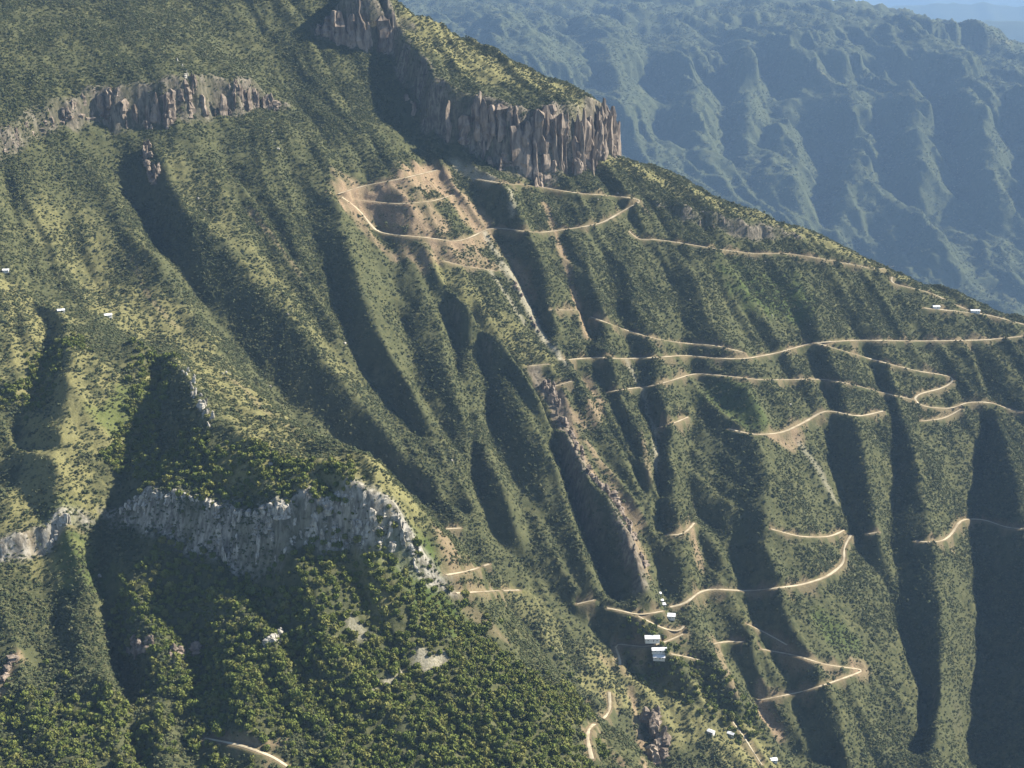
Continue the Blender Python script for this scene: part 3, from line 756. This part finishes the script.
# ------------------------------------------------------------------ boulders
def boulder_mesh(seed, mat):
    bm = bmesh.new(); bmesh.ops.create_icosphere(bm, subdivisions=2, radius=0.5)
    r = random.Random(seed)
    pl = [(Vector((r.gauss(0, 1), r.gauss(0, 1), r.gauss(0, 1))).normalized(), r.uniform(.3, .44)) for _ in range(9)]
    for v in bm.verts:
        for nrm, d in pl:
            k = v.co.dot(nrm)
            if k > d: v.co -= nrm*(k-d)
        v.co *= r.uniform(.95, 1.05)
    m = bpy.data.meshes.new('boulder'); bm.to_mesh(m); bm.free(); m.materials.append(MAT[mat])
    return m
BOULD = [boulder_mesh(i, 'pale_rock') for i in range(4)]
for px, py, sz, lab in [(226, 373, 5.5, 'dark grey boulder below the rock fin, upper of two'), (223, 374, 4, None), (270, 387, 5, 'round boulder on the gully edge left of the ribbed slope'), (598, 200, 4, None),
      (703, 212, 4, None), (706, 208, 3, None), (618, 194, 5, 'grey boulder just above the mesa road near its hairpin'), (198, 199, 5, 'dark boulder on the smooth slope under the cliff band'),
      (205, 210, 4, None), (278, 150, 7, 'large dark boulder on the green slope under the cliff band end'), (272, 133, 5, None), (345, 344, 6, 'pale boulder at the foot of the ribbed slope gully'), (223, 202, 3, None),
      (790, 405, 5, 'grey boulder on the green slope between two long roads'), (772, 316, 4, None), (810, 325, 4, None), (650, 455, 4, None), (100, 577, 6, 'pale boulder beside the dark ravine left of the crag'), (271, 465, 6, 'white boulder on the bench above the crag'), (288, 315, 5, None), (452, 461, 4, None), (725, 252, 3, None), (765, 262, 3, None), (752, 259, 3, None), (690, 300, 3.5, None), (655, 278, 3.5, None)]:
    q = F.hit(px, py)
    o = thing('boulder', lab or 'small pale boulder lying alone on the open slope', 'boulder', (q[0], q[1], q[2]+sz*.22), random.uniform(0, 6), None if lab else 'small pale boulders on the slopes', BOULD[random.randrange(4)])
    o.scale = (sz, sz*random.uniform(.8, 1.1), sz*random.uniform(.6, .85))

# ------------------------------------------------------------------ houses
def box(V, Fc, x0, x1, y0, y1, z0, z1):
    b = len(V)
    V += [(x0, y0, z0), (x1, y0, z0), (x1, y1, z0), (x0, y1, z0), (x0, y0, z1), (x1, y0, z1), (x1, y1, z1), (x0, y1, z1)]
    Fc += [(b, b+3, b+2, b+1), (b+4, b+5, b+6, b+7), (b, b+1, b+5, b+4), (b+1, b+2, b+6, b+5), (b+2, b+3, b+7, b+6), (b+3, b, b+4, b+7)]
def house(px, py, L, W, H, rz, label, shed=False):
    q = F.hit(px, py)
    root = thing('house', label, 'house', (q[0], q[1], q[2]+0.3), rz, None)
    e = 0.7
    V = []; Fc = []; box(V, Fc, -L/2, L/2, -W/2, W/2, -3.0, H)
    if not shed:
        for x in (-L/2, L/2):
            b = len(V); V += [(x, -W/2, H), (x, W/2, H), (x, 0, H+W*.22)]; Fc.append((b, b+1, b+2) if x > 0 else (b+1, b, b+2))
    part('wall', mesh_np('wall', V, Fc, 'white_wall'), root)
    rise = W*.22 if not shed else 0
    roofs = [(-1,), (1,)] if not shed else [(0,)]
    for (sg,) in roofs:
        V = []; Fc = []
        n = max(6, int(L/0.9))
        for k in range(n+1):
            x = -L/2-e+(L+2*e)*k/n; cz = 0.10*(k % 2)
            if sg == 0: prof = [(-W/2-e, H+0.05), (W/2+e, H+1.3)]
            else: prof = [(sg*(W/2+e), H-e*.44+0.1), (0, H+rise+0.12)]
            for y, z in prof: V.append((x, y, z+cz))
            for y, z in prof: V.append((x, y, z+cz-0.12))
        for k in range(n):
            a = k*4; b = a+4
            Fc += [(a, b, b+1, a+1), (a+2, a+3, b+3, b+2), (a, a+2, b+2, b), (a+1, b+1, b+3, a+3)]
        Fc += [(0, 1, 3, 2), (n*4, n*4+2, n*4+3, n*4+1)]
        part('roof_panel', mesh_np('roof_panel', V, Fc, 'tin_roof'), root)
    V = []; Fc = []; box(V, Fc, -0.55, 0.55, -W/2-0.06, -W/2+0.05, 0, 2.1)
    dr = part('door', mesh_np('door', V, Fc, 'wood'), root, (L*.08, 0, 0))
    for x in (-L*.3, L*.32):
        V = []; Fc = []; box(V, Fc, -0.75, 0.75, -W/2-0.05, -W/2+0.05, 1.0, 2.1)
        wn_ = part('window', mesh_np('window', V, Fc, 'wood'), root, (x, 0, 0))
        V = []; Fc = []; box(V, Fc, -0.62, 0.62, -W/2-0.09, -W/2, 1.12, 1.98)
        part('pane', mesh_np('pane', V, Fc, 'pane'), wn_)
    return root
house(652, 640, 20, 11, 4.5, 0.02, 'long grey-walled shed with bright tin roof in the hamlet, left of the hairpin')
house(659, 651, 20, 9, 3.2, 0.03, 'long low tin-roofed building, upper of the pair below the hamlet road')
house(659, 658, 16, 9, 3.0, -0.1, 'short tin-roofed house, lowest of the hamlet')
house(669, 617, 17, 11, 3.5, -0.12, 'bright tin-roofed house at the top of the hamlet beside the road')
house(664, 606, 4, 4, 2.6, 0.2, 'tiny white hut just above the top hamlet house', True)
house(662, 602, 3.2, 3.2, 2.4, 0.1, 'tiny white hut, middle of the three up the spur', True)
house(660, 595, 3.2, 3.2, 2.4, 0.1, 'tiny white hut, highest of the three up the spur', True)
house(936, 308, 13, 8, 3.0, 0.1, 'small white house on the ridge beside the upper right road')
house(975, 312, 17, 8, 3.0, -0.1, 'pale long house on the ridge road near the right edge')
house(108, 317, 10, 7, 3.2, 0.5, 'lone white house on the upper left slope, right of its neighbour')
house(61, 312, 9, 6, 2.8, 0.4, 'small white house on the spur crest at the upper left')
house(6, 272, 8, 6, 3.0, 0.2, 'house with pale roof at the left edge of the photo')
house(711, 733, 9, 6, 2.8, -0.7, 'white house on the lower slope left of the foot trail')
house(731, 735, 9, 6, 2.8, -0.6, 'pale house at the head of the lower foot trail')
house(773, 761, 10, 7, 2.8, 0.1, 'white house at the bottom edge right of the trail')

# ------------------------------------------------------------------ vegetation
def foliage(seed, clumps, flat, mat, name, leaves=40):
    r = np.random.default_rng(seed)
    bm = bmesh.new(); bmesh.ops.create_icosphere(bm, subdivisions=1, radius=1.0)
    bv = np.array([v.co[:] for v in bm.verts]); bf = [[v.index for v in f.verts] for f in bm.faces]; bm.free()
    V = []; Fc = []
    for k in range(clumps):
        if clumps == 1: c = np.array([0, 0, .32]); rr = .5
        else:
            a = r.uniform(0, 6.28); q = r.uniform(.05, .34); c = np.array([q*math.cos(a), q*math.sin(a), .28+r.uniform(-.12, .36)]); rr = r.uniform(.17, .30)
        w = bv*rr*r.uniform(.72, 1.28, (len(bv), 1))*np.array([1, 1, flat])+c
        b = len(V); V += list(w); Fc += [[b+i for i in f] for f in bf]
    for k in range(leaves):
        a = r.normal(size=3); a /= np.linalg.norm(a); c = a*np.array([.5, .5, .42*flat])*r.uniform(.75, 1.12)+np.array([0, 0, .36])
        u = r.normal(size=3)*.075; v = r.normal(size=3)*.075
        b = len(V); V += [c-u-v, c+u-v, c+u+v, c-u+v]; Fc.append([b, b+1, b+2, b+3])
    return mesh_np(name, V, Fc, mat)
def scatter(name, pts, rot, scl, meshes, label):
    pc = bpy.data.collections.new(name+'_kinds')
    for i, m_ in enumerate(meshes):
        pc.objects.link(bpy.data.objects.new('%s_kind_%02d' % (name, i), m_))
    m = bpy.data.meshes.new(name); m.vertices.add(len(pts)); m.vertices.foreach_set('co', pts.astype(np.float32).ravel())
    a = m.attributes.new('rot', 'FLOAT_VECTOR', 'POINT'); a.data.foreach_set('vector', rot.astype(np.float32).ravel())
    a = m.attributes.new('scl', 'FLOAT_VECTOR', 'POINT'); a.data.foreach_set('vector', scl.astype(np.float32).ravel())
    a = m.attributes.new('pick', 'INT', 'POINT'); a.data.foreach_set('value', rng.integers(0, len(meshes), len(pts)).astype(np.int32))
    o = bpy.data.objects.new(name, m); COL.objects.link(o); o['kind'] = 'stuff'; o['label'] = label
    g = bpy.data.node_groups.new(name, 'GeometryNodeTree')
    g.interface.new_socket('Geometry', in_out='INPUT', socket_type='NodeSocketGeometry'); g.interface.new_socket('Geometry', in_out='OUTPUT', socket_type='NodeSocketGeometry')
    gi = g.nodes.new('NodeGroupInput'); go = g.nodes.new('NodeGroupOutput')
    ip = g.nodes.new('GeometryNodeInstanceOnPoints'); ci = g.nodes.new('GeometryNodeCollectionInfo')
    ci.inputs['Collection'].default_value = pc; ci.inputs['Separate Children'].default_value = True; ci.inputs['Reset Children'].default_value = True
    ip.inputs['Pick Instance'].default_value = True
    def na(nm, t):
        n = g.nodes.new('GeometryNodeInputNamedAttribute'); n.data_type = t; n.inputs[0].default_value = nm
        return [q for q in n.outputs if q.enabled][0]
    g.links.new(gi.outputs[0], ip.inputs['Points']); g.links.new(ci.outputs[0], ip.inputs['Instance'])
    g.links.new(na('pick', 'INT'), ip.inputs['Instance Index']); g.links.new(na('rot', 'FLOAT_VECTOR'), ip.inputs['Rotation']); g.links.new(na('scl', 'FLOAT_VECTOR'), ip.inputs['Scale'])
    g.links.new(ip.outputs[0], go.inputs[0])
    md = o.modifiers.new('scatter', 'NODES'); md.node_group = g
    return o

def candidates(n, y0, y1, smax=0.44):
    y = np.sqrt(rng.uniform(y0*y0, y1*y1, n)); x = y*rng.uniform(-smax, smax, n)
    return x, y
VZ = F.Z + 0.9*0.0
BARE = np.clip(np.maximum.reduce([M_SOIL*0.97, M_SCREE*1.3, M_ROCK*0.3]), 0, 1)
def thin(x, y, prob):
    p = prob*(1-F.sample(x, y, BARE))
    p = np.where(F.sample(x, y, ROAD_D) < 1.2+2.5*rng.random(len(x)), 0, p)
    return rng.random(len(x)) < p

# woodland on the near slopes: where the trees stand thick
wood_px = [([(330, 600), (420, 640), (520, 690)], 70, 1), ([(300, 680), (400, 720), (520, 760)], 90, 1), ([(200, 620), (240, 700)], 60, .9), ([(160, 470), (220, 470), (330, 490)], 34, .7), ([(30, 400), (60, 350)], 30, .8), ([(150, 360), (150, 400), (130, 460)], 26, .8), ([(20, 730), (120, 740)], 60, .7), ([(150, 600), (260, 610)], 40, .8), ([(640, 640), (700, 690), (740, 720)], 30, .6), ([(560, 660), (585, 720)], 18, .4)]
M_WOOD = mask_of(wood_px)
x, y = candidates(150000, 1050, 2300)
k = thin(x, y, 0.75*F.sample(x, y, M_WOOD))
tx, ty = x[k], y[k]
# keep crowns from standing inside one another
order = rng.permutation(len(tx)); cell = {}; keep = []
for i in order:
    c = (int(tx[i]//4.4), int(ty[i]//4.4))
    if any((tx[i]-tx[j])**2+(ty[i]-ty[j])**2 < 3.7**2 for a in (-1, 0, 1) for b in (-1, 0, 1) for j in cell.get((c[0]+a, c[1]+b), ())): continue
    cell.setdefault(c, []).append(i); keep.append(i)
tx, ty = tx[keep], ty[keep]; tz = F.sample(tx, ty)
size = 2.8+6.4*rng.beta(1.6, 2.0, len(tx))
# the 300 that show largest
prj = np.array([CP*ty-SP*tz, tx, SP*ty+CP*tz]); fx_, fy_ = 512+prj[1]/prj[0]/K, 384-prj[2]/prj[0]/K
inside = np.where((fx_ > 4) & (fx_ < 1020) & (fy_ > 4) & (fy_ < 764))[0]
inside = inside[np.argsort(-(size/prj[0])[inside])]
chosen = []
for i in inside:
    yv = np.linspace(900, ty[i]-6, 160)
    if np.all((tz[i]+size[i]*.7)*yv/ty[i] > F.sample(tx[i]*yv/ty[i], yv)+0.5):
        chosen.append(i)
    if len(chosen) >= 300: break
CROWNS = [foliage(100+i, 9, 1.0, 'tree_leaf', 'crown', 150) for i in range(6)]
def trunk_mesh():
    V = []; Fc = []
    for k, (z, r0) in enumerate(((-.12, .05), (.1, .035), (.32, .025), (.5, .012))):
        for i in range(6): V.append((r0*math.cos(i*1.047)+.02*k*k*.3, r0*math.sin(i*1.047), z))
    for k in range(3):
        for i in range(6):
            j = (i+1) % 6; Fc.append((k*6+i, k*6+j, (k+1)*6+j, (k+1)*6+i))
    for a, dz in ((0.5, .30), (2.6, .26), (4.6, .34)):        # limbs
        b = len(V); c, s_ = math.cos(a), math.sin(a)
        V += [(-.015*s_, .015*c, .18), (.015*s_, -.015*c, .18), (.0, 0, .21), (.26*c, .26*s_, .18+dz)]
        Fc += [(b, b+1, b+3), (b+1, b+2, b+3), (b+2, b, b+3)]
    return mesh_np('trunk', V, Fc, 'bark')
TRUNK = trunk_mesh()
for i in chosen:
    t_ = thing('oak_tree', 'small bushy green tree in the dense wood on the nearest slope', 'tree', (tx[i], ty[i], tz[i]), rng.uniform(0, 6.28), 'trees of the near wood')
    s_ = float(size[i]); t_.scale = (s_, s_, s_*float(rng.uniform(.85, 1.15)))
    part('trunk', TRUNK, t_); part('crown', CROWNS[int(rng.integers(6))], t_, (0, 0, 0.08))
rest = np.setdiff1d(np.arange(len(tx)), chosen)
def rots(n): return np.c_[rng.normal(0, .08, n), rng.normal(0, .08, n), rng.uniform(0, 6.28, n)]
sz = size[rest][:, None]*np.c_[np.ones(len(rest)), np.ones(len(rest)), rng.uniform(.8, 1.15, len(rest))]
scatter('woodland', np.c_[tx[rest], ty[rest], tz[rest]-0.2], rots(len(rest)), sz, CROWNS[:4], 'dense green trees covering the near slopes')

x, y = candidates(900000, 1050, 3200)
sh = (0.3+0.7*sstep(-.3, .2, fbm(x/45, y/45, 91, 3)))*(0.55+0.45*sstep(-.3, .1, fbm(x/170, y/170, 93, 2)))
pr = sh*(1-0.55*F.sample(x, y, M_GRASS))*(1-0.75*F.sample(x, y, M_WOOD))
k = thin(x, y, pr)
x, y = x[k], y[k]; z = F.sample(x, y)
n = len(x)
big = rng.random(n)
s0 = np.where(big > .93, rng.uniform(3.6, 6.0, n), rng.uniform(1.5, 3.7, n))
sz = s0[:, None]*np.c_[rng.uniform(.85, 1.2, n), rng.uniform(.85, 1.2, n), rng.uniform(.7, 1.15, n)]
SHRUBS = [foliage(200+i, 4, 0.85, 'leaf', 'shrub', 24) for i in range(5)]
scatter('scrub', np.c_[x, y, z-0.15], rots(n), sz, SHRUBS, 'low grey-green scrub covering the mountainside')
x, y = candidates(120000, 5400, 8300, 0.42)
k = (rng.random(len(x)) < 0.3+0.7*sstep(-.25, .2, fbm(x/170, y/170, 191, 3))) & (x > -900)
x, y = x[k], y[k]; n = len(x)
FLD = Field(-900, 3300, 5300, 8400, 10.0)
from_i = np.interp(FLD.gx, fx, np.arange(len(fx))); from_j = np.interp(FLD.gy, fy, np.arange(len(fy)))
ii = np.clip(from_i.astype(int), 0, len(fx)-2); jj = np.clip(from_j.astype(int), 0, len(fy)-2)
fi = (from_i-ii)[None, :]; fj = (from_j-jj)[:, None]
FLD.Z = FZ[np.ix_(jj, ii)]*(1-fi)*(1-fj)+FZ[np.ix_(jj, ii+1)]*fi*(1-fj)+FZ[np.ix_(jj+1, ii)]*(1-fi)*fj+FZ[np.ix_(jj+1, ii+1)]*fi*fj
z = FLD.sample(x, y)
s0 = rng.uniform(5, 14, n)
scatter('far_woodland', np.c_[x, y, z-1]*FAR, rots(n), 1.35*s0[:, None]*np.c_[np.ones(n), np.ones(n), rng.uniform(.5, .9, n)], SHRUBS, 'far woodland on the hazy mountain across the valley')
print('TREES', len(tx), 'SHRUBS', n)

# ------------------------------------------------------------------ haze: one closed box of pale air
def box_mesh(name, a, b):
    bm = bmesh.new()
    bmesh.ops.create_cube(bm, size=1.0)
    for v in bm.verts:
        v.co = Vector([(a[i]+b[i])/2+v.co[i]*(b[i]-a[i]) for i in range(3)])
    m = bpy.data.meshes.new(name); bm.to_mesh(m); bm.free()
    return m
hz = box_mesh('haze', (-31000, -6500, -2905), (46000, 61000, 900))
hm = bpy.data.materials.new('haze'); hm.use_nodes = True
hn = hm.node_tree; hn.nodes.remove(hn.nodes['Principled BSDF'])
pv = hn.nodes.new('ShaderNodeVolumePrincipled')
pv.inputs['Color'].default_value = (0.38, 0.62, 1.0, 1)
pv.inputs['Density'].default_value = 2.8e-5
pv.inputs['Anisotropy'].default_value = 0.0
hn.links.new(pv.outputs[0], hn.nodes['Material Output'].inputs['Volume'])
hz.materials.append(hm)
ho = bpy.data.objects.new('haze', hz); COL.objects.link(ho); ho['kind'] = 'stuff'
ho['label'] = 'pale blue haze filling the valley air'
